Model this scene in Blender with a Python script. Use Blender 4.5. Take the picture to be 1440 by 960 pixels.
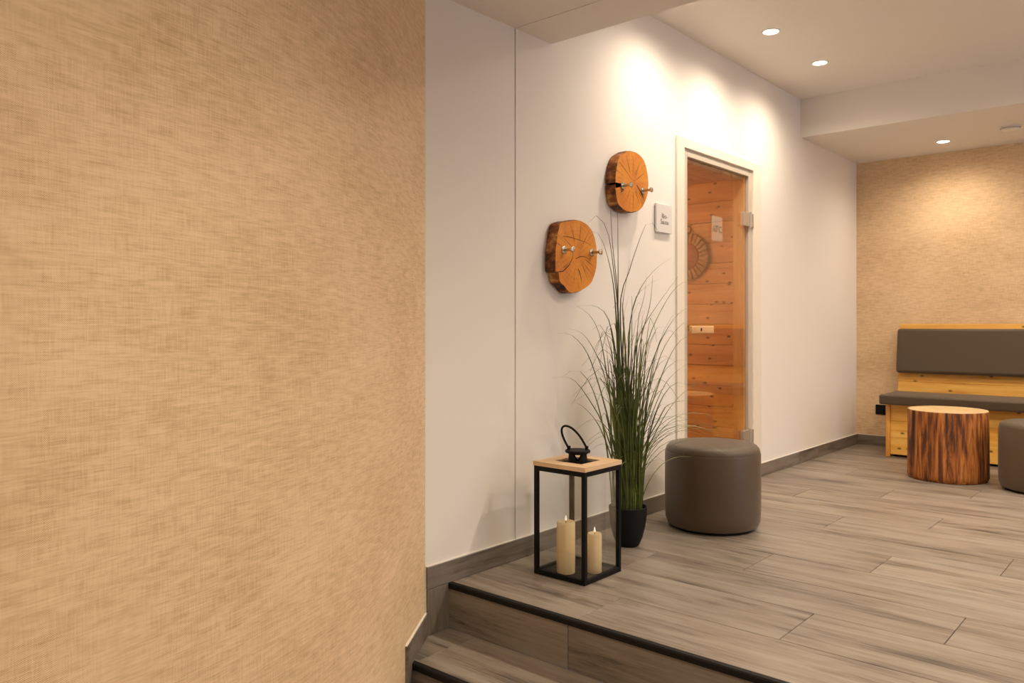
import bpy, bmesh, math, random
from mathutils import Vector, Matrix, noise
random.seed(7)
PI = math.pi
for o in list(bpy.data.objects): bpy.data.objects.remove(o, do_unlink=True)
SC = bpy.context.scene
COL = SC.collection

# ------------------------------------------------------------------ camera, world, exposure
cam_d = bpy.data.cameras.new('camera'); cam = bpy.data.objects.new('camera', cam_d); COL.objects.link(cam)
cam.location = (0, 0, 1.0); cam.rotation_euler = (PI/2, 0, 0.7164)
cam_d.sensor_width = 36; cam_d.lens = 36*1118.33/1440; cam_d.shift_y = -22/1440; cam_d.clip_start = 0.05
SC.camera = cam
W = bpy.data.worlds.new('daylight'); SC.world = W; W.use_nodes = True
bg = W.node_tree.nodes['Background']; bg.inputs[0].default_value = (0.56, 0.68, 1.0, 1); bg.inputs[1].default_value = 4.0
SC.view_settings.view_transform = 'Standard'; SC.view_settings.look = 'None'
SC.view_settings.gamma = 1; SC.view_settings.use_curve_mapping = False
SC.view_settings.exposure = 0.10
LAMP_COL = (1.0, 0.85, 0.67)
P_MAIN, P_ROOM, P_BACK, P_FRONT, P_SAUNA = 39, 75, 30, 86, 44
# window opening in the right-hand wall: daylight portal
WIN_Y0, WIN_Y1, WIN_Z0, WIN_Z1, XR = 3.3, 4.9, 0.15, 2.25, 3.2
pl = bpy.data.lights.new('daylight_portal', 'AREA'); pl.shape = 'RECTANGLE'; pl.size = WIN_Z1-WIN_Z0; pl.size_y = WIN_Y1-WIN_Y0
pl.cycles.is_portal = True
po = bpy.data.objects.new('daylight_portal', pl); COL.objects.link(po)
po.location = (XR+0.11, (WIN_Y0+WIN_Y1)/2, (WIN_Z0+WIN_Z1)/2); po.rotation_euler = (0, PI/2, 0)

# ------------------------------------------------------------------ helpers
def srgb(r, g, b):
    def f(c):
        c /= 255
        return c/12.92 if c <= .04045 else ((c+.055)/1.055)**2.4
    return (f(r), f(g), f(b), 1)
def obj(name, bm, mat=None, parent=None, loc=None, smooth=False):
    me = bpy.data.meshes.new(name)
    bmesh.ops.recalc_face_normals(bm, faces=bm.faces[:])
    if smooth:
        for fc in bm.faces: fc.smooth = True
        for e in bm.edges:
            if len(e.link_faces) == 2 and e.calc_face_angle(0) > 0.7: e.smooth = False
    bm.to_mesh(me); bm.free()
    o = bpy.data.objects.new(name, me); COL.objects.link(o)
    if mat: me.materials.append(mat)
    if parent: o.parent = parent
    if loc: o.location = loc
    return o
def inst(name, me, parent, loc, rot=None):
    o = bpy.data.objects.new(name, me); COL.objects.link(o); o.parent = parent; o.location = loc
    if rot: o.rotation_euler = rot
    return o
def thing(name, label, cat, loc=(0, 0, 0), rz=0, group=None):
    o = bpy.data.objects.new(name, None); COL.objects.link(o); o.empty_display_size = .05
    o.location = loc; o.rotation_euler = (0, 0, rz)
    o['label'] = label; o['category'] = cat
    if group: o['group'] = group
    return o
def struct(o, label=None, cat=None):
    o['kind'] = 'structure'
    if label: o['label'] = label
    if cat: o['category'] = cat
    return o
def box(bm, x0, x1, y0, y1, z0, z1, bev=0, seg=1):
    m = Matrix.Translation(((x0+x1)/2, (y0+y1)/2, (z0+z1)/2)) @ Matrix.Diagonal((x1-x0, y1-y0, z1-z0, 1))
    r = bmesh.ops.create_cube(bm, size=1, matrix=m)
    if bev:
        es = list({e for v in r['verts'] for e in v.link_edges})
        bmesh.ops.bevel(bm, geom=es, offset=bev, segments=seg, profile=.5, affect='EDGES')
    return bm
def B(*a, **k): return box(bmesh.new(), *a, **k)
def lathe(bm, prof, n=48, cx=0, cy=0, rf=None):
    rings = []
    for (r, z) in prof:
        if r < 1e-6: rings.append([bm.verts.new((cx, cy, z))])
        else:
            ring = []
            for i in range(n):
                a = 2*PI*i/n; q = rf(a, z, r) if rf else r
                ring.append(bm.verts.new((cx+q*math.cos(a), cy+q*math.sin(a), z)))
            rings.append(ring)
    for A, C in zip(rings, rings[1:]):
        if len(A) == 1 and len(C) == 1: continue
        for i in range(n):
            j = (i+1) % n
            if len(A) == 1: bm.faces.new((A[0], C[i], C[j]))
            elif len(C) == 1: bm.faces.new((A[i], A[j], C[0]))
            else: bm.faces.new((A[i], A[j], C[j], C[i]))
    return bm
def tube(bm, pts, rad, n=8, cap=True):
    pts = [Vector(p) for p in pts]; rings = []; up = None
    for i, p in enumerate(pts):
        t = (pts[min(i+1, len(pts)-1)]-pts[max(i-1, 0)]).normalized()
        if up is None: up = Vector((0, 0, 1)) if abs(t.z) < .9 else Vector((1, 0, 0))
        s = t.cross(up).normalized(); up = s.cross(t).normalized()
        r = rad[i] if isinstance(rad, (list, tuple)) else rad
        rings.append([bm.verts.new(p+(s*math.cos(2*PI*k/n)+up*math.sin(2*PI*k/n))*r) for k in range(n)])
    for A, C in zip(rings, rings[1:]):
        for k in range(n): bm.faces.new((A[k], A[(k+1) % n], C[(k+1) % n], C[k]))
    if cap: bm.faces.new(rings[0][::-1]); bm.faces.new(rings[-1])
    return bm

# ------------------------------------------------------------------ materials
class N:
    def __init__(s, name, rough=.5, metal=0):
        s.m = bpy.data.materials.new(name); s.m.use_nodes = True; s.t = s.m.node_tree
        s.b = s.t.nodes['Principled BSDF']; s.b.inputs['Roughness'].default_value = rough; s.b.inputs['Metallic'].default_value = metal
    def n(s, typ, **k):
        x = s.t.nodes.new(typ)
        for a, v in k.items(): setattr(x, a, v)
        return x
    def l(s, a, b): s.t.links.new(a, b)
    def coord(s, kind='Object', scale=(1, 1, 1), rand=0):
        c = s.n('ShaderNodeTexCoord'); out = c.outputs[kind]
        if rand:
            oi = s.n('ShaderNodeObjectInfo'); mu = s.n('ShaderNodeMath', operation='MULTIPLY'); mu.inputs[1].default_value = rand
            s.l(oi.outputs['Random'], mu.inputs[0])
            ad = s.n('ShaderNodeVectorMath', operation='ADD'); s.l(out, ad.inputs[0]); s.l(mu.outputs[0], ad.inputs[1]); out = ad.outputs[0]
        mp = s.n('ShaderNodeMapping'); mp.inputs['Scale'].default_value = scale; s.l(out, mp.inputs[0])
        return mp.outputs[0]
    def noise(s, vec, scale=1, detail=4, rough=.55, dist=0):
        x = s.n('ShaderNodeTexNoise'); x.inputs['Scale'].default_value = scale; x.inputs['Detail'].default_value = detail
        x.inputs['Roughness'].default_value = rough; x.inputs['Distortion'].default_value = dist
        s.l(vec, x.inputs['Vector']); return x.outputs['Fac']
    def ramp(s, fac, stops, interp='LINEAR'):
        x = s.n('ShaderNodeValToRGB'); cr = x.color_ramp; cr.interpolation = interp
        while len(cr.elements) < len(stops): cr.elements.new(.5)
        for e, (p, c) in zip(cr.elements, stops): e.position = p; e.color = c
        s.l(fac, x.inputs[0]); return x.outputs[0]
    def mix(s, fac, a, b, mode='MIX'):
        x = s.n('ShaderNodeMix', data_type='RGBA', blend_type=mode)
        for sock, v in ((x.inputs[0], fac), (x.inputs[6], a), (x.inputs[7], b)):
            if hasattr(v, 'links'): s.l(v, sock)
            else: sock.default_value = v
        return x.outputs[2]
    def math(s, op, a, b=None):
        x = s.n('ShaderNodeMath', operation=op)
        for i, v in enumerate((a, b)):
            if v is None: continue
            if hasattr(v, 'links'): s.l(v, x.inputs[i])
            else: x.inputs[i].default_value = v
        return x.outputs[0]
    def color(s, c):
        if hasattr(c, 'links'): s.l(c, s.b.inputs['Base Color'])
        else: s.b.inputs['Base Color'].default_value = c
        return s
    def bump(s, h, strength=.3, dist=.002):
        x = s.n('ShaderNodeBump'); x.inputs['Strength'].default_value = strength; x.inputs['Distance'].default_value = dist
        s.l(h, x.inputs['Height']); s.l(x.outputs[0], s.b.inputs['Normal']); return s
G = lambda v: (v, v, v, 1)

def mat_plain(name, c, rough=.5, metal=0, bump=0, bscale=300):
    a = N(name, rough, metal); a.color(c)
    if bump: a.bump(a.noise(a.coord(), bscale, 3), bump, .001)
    return a.m
def dull(m, v=.2):
    m.node_tree.nodes['Principled BSDF'].inputs['Specular IOR Level'].default_value = v; return m
def mat_plaster(name, c):
    a = N(name, .85); v = a.coord()
    n1 = a.noise(v, 2.5, 3); cc = a.mix(n1, tuple(x*.97 for x in c[:3])+(1,), c); a.color(cc)
    a.bump(a.noise(v, 180, 3), .12, .0008); return a.m
def mat_burlap():
    a = N('woven_burlap_wallpaper', .9); tc = a.n('ShaderNodeTexCoord'); sp = a.n('ShaderNodeSeparateXYZ'); a.l(tc.outputs['UV'], sp.inputs[0])
    U, V = sp.outputs[0], sp.outputs[1]; F = 290*2*PI
    def mapv(su, sv):
        mp = a.n('ShaderNodeMapping'); mp.inputs['Scale'].default_value = (su, sv, 1); a.l(tc.outputs['UV'], mp.inputs[0]); return mp.outputs[0]
    su = a.math('SINE', a.math('MULTIPLY', U, F)); sv = a.math('SINE', a.math('MULTIPLY', V, F))
    weave = a.math('MULTIPLY', su, sv)                                  # over/under pattern
    h1 = a.noise(mapv(16, 290), 1, 2, .6); h2 = a.noise(mapv(290, 16), 1, 2, .6)      # slubs of single weft and warp threads
    big = a.noise(mapv(2.2, 3.5), 1, 5, .6); mid = a.noise(mapv(14, 60), 1, 3, .6)
    val = a.math('ADD', a.math('MULTIPLY', weave, .21), a.math('ADD', a.math('MULTIPLY', h1, .44), a.math('MULTIPLY', h2, .32)))
    val = a.math('ADD', val, a.math('MULTIPLY', a.math('ADD', a.math('ADD', big, mid), .42), .38))
    c = a.ramp(val, [(.60, srgb(174, 141, 102)), (.85, srgb(207, 175, 133)), (1.0, srgb(232, 204, 166))])
    a.color(c); a.bump(val, .30, .0010); return a.m
def mat_floor(name='wood_look_tile', dark=1.0, vert=False):
    a = N(name, .42); v = a.coord('Object', (1, 1, 1), 37.0)
    def mp(s):
        m = a.n('ShaderNodeMapping'); m.inputs['Scale'].default_value = s; a.l(v, m.inputs[0]); return m.outputs[0]
    n1 = a.noise(mp((1.1, 7, 7) if not vert else (7, 7, 1.1)), 1, 6, .6, .8)
    n2 = a.noise(mp((2.2, 26, 26) if not vert else (26, 26, 2.2)), 1, 5, .65, .5)
    n3 = a.noise(mp((6, 160, 160) if not vert else (160, 160, 6)), 1, 3, .6)
    m1 = a.math('ADD', a.math('MULTIPLY', n1, .52), a.math('ADD', a.math('MULTIPLY', n2, .44), a.math('MULTIPLY', n3, .24)))
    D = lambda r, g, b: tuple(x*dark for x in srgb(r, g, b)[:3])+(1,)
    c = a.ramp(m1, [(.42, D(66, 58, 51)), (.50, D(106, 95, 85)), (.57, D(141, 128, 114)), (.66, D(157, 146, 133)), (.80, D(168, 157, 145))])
    oi = a.n('ShaderNodeObjectInfo'); hv = a.n('ShaderNodeHueSaturation'); a.l(c, hv.inputs['Color'])
    a.l(a.math('ADD', a.math('MULTIPLY', oi.outputs['Random'], .16), .92), hv.inputs['Value'])
    a.color(hv.outputs[0]); a.bump(a.math('ADD', n2, n3), .10, .001)
    return a.m
def mat_wood(name, base, light, dark, rough=.45, axis='X', knots=True, scale=1.0, rand=29.0):
    a = N(name, rough); v = a.coord('Object', (scale, scale, scale), rand)
    st = {'X': (1.2, 14, 14), 'Y': (14, 1.2, 14), 'Z': (14, 14, 1.2)}[axis]
    fs = {'X': (5, 110, 110), 'Y': (110, 5, 110), 'Z': (110, 110, 5)}[axis]
    def mp(s):
        m = a.n('ShaderNodeMapping'); m.inputs['Scale'].default_value = s; a.l(v, m.inputs[0]); return m.outputs[0]
    n1 = a.noise(mp(st), 1, 4, .55, .6); n2 = a.noise(mp(fs), 1, 3, .6)
    f = a.math('ADD', a.math('MULTIPLY', n1, .75), a.math('MULTIPLY', n2, .25))
    c = a.ramp(f, [(.33, dark), (.5, base), (.66, light)])
    if knots:
        ks = {'X': (5.5, 9.5, 9.5), 'Y': (9.5, 5.5, 9.5), 'Z': (9.5, 9.5, 5.5)}[axis]
        vo = a.n('ShaderNodeTexVoronoi', voronoi_dimensions='2D'); vo.inputs['Scale'].default_value = 1
        sx = a.n('ShaderNodeSeparateXYZ'); a.l(mp(ks), sx.inputs[0]); cx = a.n('ShaderNodeCombineXYZ')
        ia = 'XYZ'.index(axis); a.l(sx.outputs[ia], cx.inputs[0]); a.l(a.math('ADD', sx.outputs[(ia+1) % 3], sx.outputs[(ia+2) % 3]), cx.inputs[1])
        a.l(cx.outputs[0], vo.inputs['Vector'])
        k = a.ramp(vo.outputs['Distance'], [(0, G(1)), (.055, G(.85)), (.095, G(0))])
        kc = tuple(x*.30 for x in dark[:3])+(1,)
        c = a.mix(k, c, kc)
    a.color(c); a.bump(f, .08, .001); return a.m
def mat_bark(name, stops, sc=(30, 30, 2.2), rand=0):
    a = N(name, .75); v = a.coord('Object', sc, rand)
    n1 = a.noise(v, 1, 6, .62, .7); v2 = a.coord('Object', (sc[0]*3, sc[1]*3, sc[2]*2)); n2 = a.noise(v2, 1, 4)
    f = a.math('ADD', a.math('MULTIPLY', n1, .75), a.math('MULTIPLY', n2, .25))
    a.color(a.ramp(f, stops)); a.bump(f, .6, .006); return a.m
def mat_endgrain(name, axes, base, light, dark, ring=260, checks=.5):
    """axes: the two object axes in the cut face"""
    a = N(name, .5); tc = a.n('ShaderNodeTexCoord'); sp = a.n('ShaderNodeSeparateXYZ'); a.l(tc.outputs['Object'], sp.inputs[0])
    p, q = sp.outputs[axes[0]], sp.outputs[axes[1]]
    wob = a.noise(tc.outputs['Object'], 7, 3)
    r = a.math('SQRT', a.math('ADD', a.math('MULTIPLY', p, p), a.math('MULTIPLY', q, q)))
    rr = a.math('ADD', r, a.math('MULTIPLY', wob, .035))
    rings = a.math('SINE', a.math('MULTIPLY', rr, ring))
    ang = a.math('ARCTAN2', p, q)
    cb = a.n('ShaderNodeCombineXYZ'); a.l(a.math('MULTIPLY', ang, 9.0), cb.inputs[0]); a.l(a.math('MULTIPLY', r, 6.0), cb.inputs[1])
    rad = a.noise(cb.outputs[0], 1, 5, .7)
    big = a.noise(tc.outputs['Object'], 9, 4)
    f = a.math('ADD', a.math('MULTIPLY', rings, .018), a.math('ADD', a.math('MULTIPLY', rad, .50), a.math('MULTIPLY', big, .55)))
    c = a.ramp(f, [(.30, dark), (.5, base), (.70, light)])
    chk = a.ramp(rad, [(.33, G(1)), (.40, G(0))])
    c = a.mix(a.math('MULTIPLY', chk, checks), c, tuple(x*.25 for x in dark[:3])+(1,))
    a.color(c); a.bump(f, .15, .002); return a.m
def mat_glass(name, tint=(.97, .98, .97, 1), ior=1.5, refl=1.0):
    a = N(name); t = a.t; t.nodes.remove(a.b); out = t.nodes['Material Output']
    tr = a.n('ShaderNodeBsdfTransparent'); tr.inputs[0].default_value = tint
    gl = a.n('ShaderNodeBsdfGlossy'); gl.inputs['Roughness'].default_value = 0; gl.inputs[0].default_value = G(refl)
    fr = a.n('ShaderNodeFresnel'); ge = a.n('ShaderNodeNewGeometry'); mi = a.n('ShaderNodeMix'); mi.inputs[2].default_value = ior; mi.inputs[3].default_value = 1/ior
    a.l(ge.outputs['Backfacing'], mi.inputs[0]); a.l(mi.outputs[0], fr.inputs[0])      # same reflectance on both faces of the pane
    mx = a.n('ShaderNodeMixShader'); a.l(fr.outputs[0], mx.inputs[0]); a.l(tr.outputs[0], mx.inputs[1]); a.l(gl.outputs[0], mx.inputs[2])
    a.l(mx.outputs[0], out.inputs[0]); return a.m
def mat_emit(name, c, s):
    a = N(name); a.color((0.8, 0.8, 0.8, 1)); a.b.inputs['Emission Color'].default_value = c; a.b.inputs['Emission Strength'].default_value = s; return a.m
def mat_leather(name, c):
    a = N(name, .5); v = a.coord(); n1 = a.noise(v, 4, 3); n2 = a.noise(v, 420, 2)
    cc = a.mix(n1, tuple(x*.9 for x in c[:3])+(1,), c); cc = a.mix(a.math('MULTIPLY', n2, .35), cc, tuple(x*.6 for x in c[:3])+(1,))
    a.color(cc); a.bump(n2, .25, .0008); a.b.inputs['Sheen Weight'].default_value = .15; return a.m

M_WHITE = mat_plaster('white_plaster', srgb(236, 230, 222))
M_CEIL = mat_plaster('ceiling_paint', srgb(232, 225, 216))
M_BURLAP = mat_burlap()
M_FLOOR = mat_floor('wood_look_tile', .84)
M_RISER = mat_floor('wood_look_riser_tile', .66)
M_SKIRT = mat_floor('wood_look_skirting_tile', .60)
M_SKIRTV = mat_floor('wood_look_end_tile', .60, True)
M_GROUT = mat_plain('grey_grout', srgb(74, 66, 58), .9)
M_SEAL = mat_plain('white_sealant', srgb(232, 226, 216), .6)
M_BLACK = mat_plain('black_metal', srgb(13, 12, 11), .6)
M_NOSE = mat_plain('black_nosing_rubber', srgb(22, 20, 18), .55, 0, .3, 900)
M_JOINT = mat_plain('dark_joint', srgb(48, 36, 26), .9)
M_PINE = mat_wood('knotty_pine', srgb(230, 172, 76), srgb(240, 192, 100), srgb(208, 140, 48), .4, 'X')
M_PINEZ = mat_wood('knotty_pine_upright', srgb(224, 160, 70), srgb(234, 180, 92), srgb(200, 128, 44), .4, 'Z', False)
M_SAUNA = mat_wood('sauna_spruce', srgb(204, 150, 92), srgb(216, 166, 108), srgb(178, 120, 66), .55, 'X')
M_SAUNAZ = mat_wood('sauna_spruce_upright', srgb(214, 164, 104), srgb(224, 178, 118), srgb(194, 140, 82), .55, 'Z', False)
M_LID = mat_wood('pale_oak_lid', srgb(218, 184, 142), srgb(230, 200, 162), srgb(198, 158, 114), .5, 'X', False)
M_LIDY = mat_wood('pale_oak_lid_cross', srgb(218, 184, 142), srgb(230, 200, 162), srgb(198, 158, 114), .5, 'Y', False)
M_LEATHER = mat_leather('taupe_leather', srgb(80, 63, 42))
M_CHROME = mat_plain('brushed_steel', srgb(200, 192, 180), .25, 1)
M_HINGE = mat_plain('satin_steel', srgb(196, 188, 176), .38, .7)
M_FRAME = mat_plain('cream_lacquer', srgb(236, 226, 210), .35)
M_RIM = mat_plain('silver_beige_aluminium', srgb(206, 196, 180), .4, .2)
M_GLASS = mat_glass('clear_glass', (.96, .965, .955, 1))
M_DOORGLASS = mat_glass('door_glass', (.93, .92, .88, 1), 1.55)
M_WAX = N('ivory_wax', .45); M_WAX.color(srgb(234, 208, 160)); M_WAX.b.inputs['Subsurface Weight'].default_value = .25
M_WAX.b.inputs['Subsurface Radius'].default_value = (.02, .012, .006); M_WAX = M_WAX.m
M_FLAME = mat_emit('flame_tip', (1, .9, .72, 1), .6)
M_BULB = mat_emit('lit_spotlight', (1, .90, .74, 1), 14)
M_PLASTIC = mat_plain('white_plastic', srgb(225, 220, 212), .4)
M_PLATE = mat_plain('brushed_sign_plate', srgb(222, 217, 214), .45, 0)
M_PRINT = mat_plain('grey_print', srgb(92, 86, 84), .6)
M_POT = mat_plain('black_pot', srgb(17, 17, 18), .6)
for m_ in (M_BLACK, M_NOSE, M_POT): dull(m_)
M_SOIL = mat_plain('dark_soil', srgb(34, 30, 22), .9, 0, .8, 120)

# ------------------------------------------------------------------ dimensions of the place
XW, YB = -2.227, 7.009            # white wall plane, back wall plane
YS, YBEAM, YJ = 5.771, 2.829, 2.578
ZC, ZS, ZF = 2.653, 2.375, 2.274  # main, rear and front ceiling heights
Y0, XR = -3.0, 3.2
RISE = .174
ZLOW = -3*RISE

# ------------------------------------------------------------------ white wall with the door opening
DY0, DY1, DZ = 4.02, 4.95, 2.012
bm = bmesh.new()
box(bm, XW-.10, XW, 1.95, YJ-.003, ZLOW, 2.75)
box(bm, XW-.10, XW, YJ+.003, DY0, -.2, 2.75)
box(bm, XW-.10, XW, DY0, DY1, DZ, 2.75)
box(bm, XW-.10, XW, DY1, YB+.1, -.2, 2.75)
wall = struct(obj('wall_left', bm, M_WHITE), 'smooth white plaster wall carrying the wood slices and sauna door', 'wall')
obj('expansion_joint', B(XW-.03, XW-.012, YJ-.006, YJ+.006, 0, ZF), M_JOINT, wall)

# ------------------------------------------------------------------ curved burlap wall
CURVE = [(-2.227, 2.057), (-1.990, 1.713), (-1.856, 1.488), (-1.775, 1.326), (-1.722, 1.198), (-1.686, 1.091), (-1.657, .997),
         (-1.614, .838), (-1.585, .705), (-1.562, .590), (-1.544, .491), (-1.530, .402), (-1.511, .287)]
def catmull(P, n):
    P = [Vector(p) for p in P]; out = []
    for i in range(len(P)-1):
        a, b, c, d = P[max(i-1, 0)], P[i], P[i+1], P[min(i+2, len(P)-1)]
        for k in range(n):
            t = k/n
            out.append(.5*((2*b)+(c-a)*t+(2*a-5*b+4*c-d)*t*t+(3*b-a-3*c+d)*t**3))
    out.append(P[-1]); return out
CV = [Vector((p.x, p.y)) for p in catmull([(x, y, 0) for x, y in CURVE], 8)]
d = (CV[-1]-CV[-2]).normalized()
k = 0
while CV[-1].y > Y0: CV.append(CV[-1]+d*.2)
def ribbon(pts, z0, z1, thick, uv=True, n0=None):
    """solid wall that follows pts (seen face on pts, thickness away from the room)"""
    bm = bmesh.new(); L = bm.loops.layers.uv.new('UVMap'); s = 0; rows = []
    for i, p in enumerate(pts):
        t = (pts[min(i+1, len(pts)-1)]-pts[max(i-1, 0)]).normalized(); nrm = Vector((t.y, -t.x))
        if i: s += (p-pts[i-1]).length
        q = p+nrm*thick
        rows.append(([bm.verts.new((p.x, p.y, z0)), bm.verts.new((p.x, p.y, z1)), bm.verts.new((q.x, q.y, z1)), bm.verts.new((q.x, q.y, z0))], s))
    for (A, s0), (C, s1) in zip(rows, rows[1:]):
        for j in range(4):
            k = (j+1) % 4; f = bm.faces.new((A[j], A[k], C[k], C[j]))
            for lp in f.loops: lp[L].uv = (s0 if lp.vert in A else s1, lp.vert.co.z+(0 if j == 0 else .1))
    bm.faces.new(rows[0][0]); bm.faces.new(rows[-1][0][::-1])
    return bm
# direction of travel is towards -Y, so the room (+X) lies on the far side of (t.y,-t.x): flip if needed
t0 = (CV[40]-CV[39]).normalized(); side = -1 if Vector((t0.y, -t0.x)).x > 0 else 1
wb = obj('wall_curved', ribbon(CV, ZLOW, ZF, .08*side), M_BURLAP)
struct(wb, 'curved wall papered with coarse tan burlap beside the stairs', 'wall')

# ------------------------------------------------------------------ back wall, right wall, rear wall
def uvbox(bm):
    L = bm.loops.layers.uv.new('UVMap')
    for f in bm.faces:
        for lp in f.loops:
            c = lp.vert.co; lp[L].uv = (c.x+c.y, c.z)
    return bm
struct(obj('wall_back', uvbox(B(XW, XR, YB, YB+.1, -.2, 2.75)), M_BURLAP), 'burlap papered end wall behind the pine bench', 'wall')
bm = bmesh.new()
box(bm, XR, XR+.1, Y0, WIN_Y0, ZLOW, 2.75); box(bm, XR, XR+.1, WIN_Y1, YB+.1, -.2, 2.75)
box(bm, XR, XR+.1, WIN_Y0, WIN_Y1, -.2, WIN_Z0); box(bm, XR, XR+.1, WIN_Y0, WIN_Y1, WIN_Z1, 2.75)
struct(obj('wall_right', bm, M_WHITE), 'white plaster wall with the tall window', 'wall')
struct(obj('wall_rear', B(-1.4, XR+.1, Y0-.1, Y0, ZLOW, 2.75), M_WHITE), 'white plaster wall at the foot of the stairs', 'wall')
wroot = bpy.data.objects.new('window_1', None); COL.objects.link(wroot); wroot.location = (XR+.05, (WIN_Y0+WIN_Y1)/2, WIN_Z0)
struct(wroot, 'tall white framed window that lets daylight into the lounge', 'window')
hw = (WIN_Y1-WIN_Y0)/2; hh = WIN_Z1-WIN_Z0
bm = bmesh.new()
for y in (-hw+.03, 0, hw-.03): box(bm, -.03, .03, y-.03, y+.03, 0, hh)
for z in (.03, hh-.03): box(bm, -.03, .03, -hw+.06, hw-.06, z-.03, z+.03)
obj('window_frame', bm, M_FRAME, wroot)
for s in (-1, 1): obj('window_pane', B(-.004, .004, min(s*.03, s*(hw-.06)), max(s*.03, s*(hw-.06)), .06, hh-.06), M_GLASS, wroot)

# ------------------------------------------------------------------ ceilings
struct(obj('ceiling', B(XW-.1, XR+.1, YBEAM, YS+.1, ZC, ZC+.1), M_CEIL), 'plain painted ceiling over the lounge with recessed spotlights', 'ceiling')
struct(obj('ceiling_rear', B(XW-.1, XR+.1, YS, YB+.1, ZS, ZC), M_CEIL), 'lowered painted ceiling over the pine bench', 'ceiling')
bm = bmesh.new()
box(bm, XW-.1, XR+.1, Y0-.1, YJ-.002, ZF, ZC+.1); box(bm, XW-.1, XR+.1, YJ+.002, YBEAM, ZF, ZC+.1)
cf = struct(obj('ceiling_front', bm, M_CEIL), 'lowered painted ceiling over the stairs with a dark joint line', 'ceiling')
obj('expansion_joint', B(XW, XR, YJ-.006, YJ+.006, ZF+.012, ZF+.03), M_JOINT, cf)

# ------------------------------------------------------------------ floor planks
ROW, LEN, YF, GAP = .3032, 1.205, 2.170, .0026
fl = struct(obj('floor', B(XW-.02, XR, YF+.012, YB, -.06, -.004), M_GROUT), 'floor of long grey-brown wood-look planks', 'floor')
def plank_bm(lx, ly, h=.012, ch=.0012):
    bm = bmesh.new(); a, b = lx/2, ly/2
    rings = [[bm.verts.new((sx*(a-i), sy*(b-i), z)) for sx, sy in ((-1, -1), (1, -1), (1, 1), (-1, 1))] for i, z in ((0, -h), (0, -ch), (ch, 0))]
    for A, C in zip(rings, rings[1:]):
        for k in range(4): bm.faces.new((A[k], A[(k+1) % 4], C[(k+1) % 4], C[k]))
    bm.faces.new(rings[2]); return bm
cache = {}
def plank(parent, x0, x1, y0, y1, z, mat, name='plank'):
    lx, ly = round(x1-x0-GAP, 4), round(y1-y0-GAP, 4); key = (lx, ly, mat.name)
    if lx < .01 or ly < .01: return
    loc = ((x0+x1)/2, (y0+y1)/2, z)
    if key not in cache: cache[key] = obj(name, plank_bm(lx, ly), mat, parent, loc).data
    else: inst(name, cache[key], parent, loc)
OFFS = {0: -1.024, 1: -.617, 2: -1.426}
def fill_row(parent, y0, y1, off, z, mat, x0, x1, name='plank'):
    cuts = [x0]; k = math.floor((x0-off)/LEN)-1
    while off+k*LEN < x1:
        c = off+k*LEN
        if x0+.03 < c < x1-.03: cuts.append(c)
        k += 1
    cuts.append(x1)
    for a, b in zip(cuts, cuts[1:]): plank(parent, a, b, y0, y1, z, mat, name)
XE = 2.6
fill_row(fl, YF+.022, 2.472, -1.618, 0, M_FLOOR, XW, XE)
y = 2.472; r = 0
while y < YB-.01:
    y1 = min(y+ROW, YB); fill_row(fl, y, y1, OFFS[r % 3], 0, M_FLOOR, XW, XE); y = y1; r += 1

# ------------------------------------------------------------------ stairs
def step(i, ynose, ydepth, ztop, tread_off, riser_off, x0, nose_cut):
    """riser under the nosing at ynose"""
    root = struct(obj('stair_step', B(x0, XR, ynose+.014, ynose+ydepth-.004, ztop-RISE-.03, ztop-.013), M_GROUT), 'tiled step with black nosing strip, %s of the flight' % ('top' if i == 0 else 'second' if i == 1 else 'third'), 'stair step')
    if i: fill_row(root, ynose+.022, ynose+ydepth, tread_off, ztop, M_FLOOR, x0, XE, 'tread_tile')
    # riser tiles stand upright
    cuts = [x0]+[c for c in [riser_off+k*LEN for k in range(-2, 6)] if x0+.03 < c < XE-.03]+[XE]
    for a, b in zip(cuts, cuts[1:]):
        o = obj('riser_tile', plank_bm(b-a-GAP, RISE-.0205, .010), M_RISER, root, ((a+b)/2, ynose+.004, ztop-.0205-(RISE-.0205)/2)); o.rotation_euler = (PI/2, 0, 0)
    cuts = [x0+.004, nose_cut, XE]
    for a, b in zip(cuts, cuts[1:]):
        bm = bmesh.new(); prof = [(-.001, -.020), (-.001, -.003), (.003, .0012), (.022, .0012), (.022, -.006), (.006, -.006), (.006, -.020)]
        A = [bm.verts.new((a, ynose+p, ztop+q)) for p, q in prof]; C = [bm.verts.new((b-.001, ynose+p, ztop+q)) for p, q in prof]
        for k in range(len(prof)): bm.faces.new((A[k], A[(k+1) % 7], C[(k+1) % 7], C[k]))
        bm.faces.new(A[::-1]); bm.faces.new(C); obj('nosing_strip', bm, M_NOSE, root)
step(0, YF, .3, 0, 0, -1.64, XW+.002, -1.742)
step(1, YF-.312, .318, -RISE, -2.078, -1.30, -2.22, -.70)
step(2, YF-.624, .318, -2*RISE, -1.5, -1.10, -2.2, -.50)
lf = struct(obj('floor_lower', B(-2.3, XR, Y0, YF-.60, ZLOW-.06, ZLOW-.004), M_GROUT), 'lower floor of wood-look planks at the foot of the stairs', 'floor')
y = Y0
while y < YF-.65:
    y1 = min(y+ROW, YF-.618); fill_row(lf, y, y1, -.3-.4*random.randint(0, 2), ZLOW, M_FLOOR, -1.95, XE); y = y1

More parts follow.
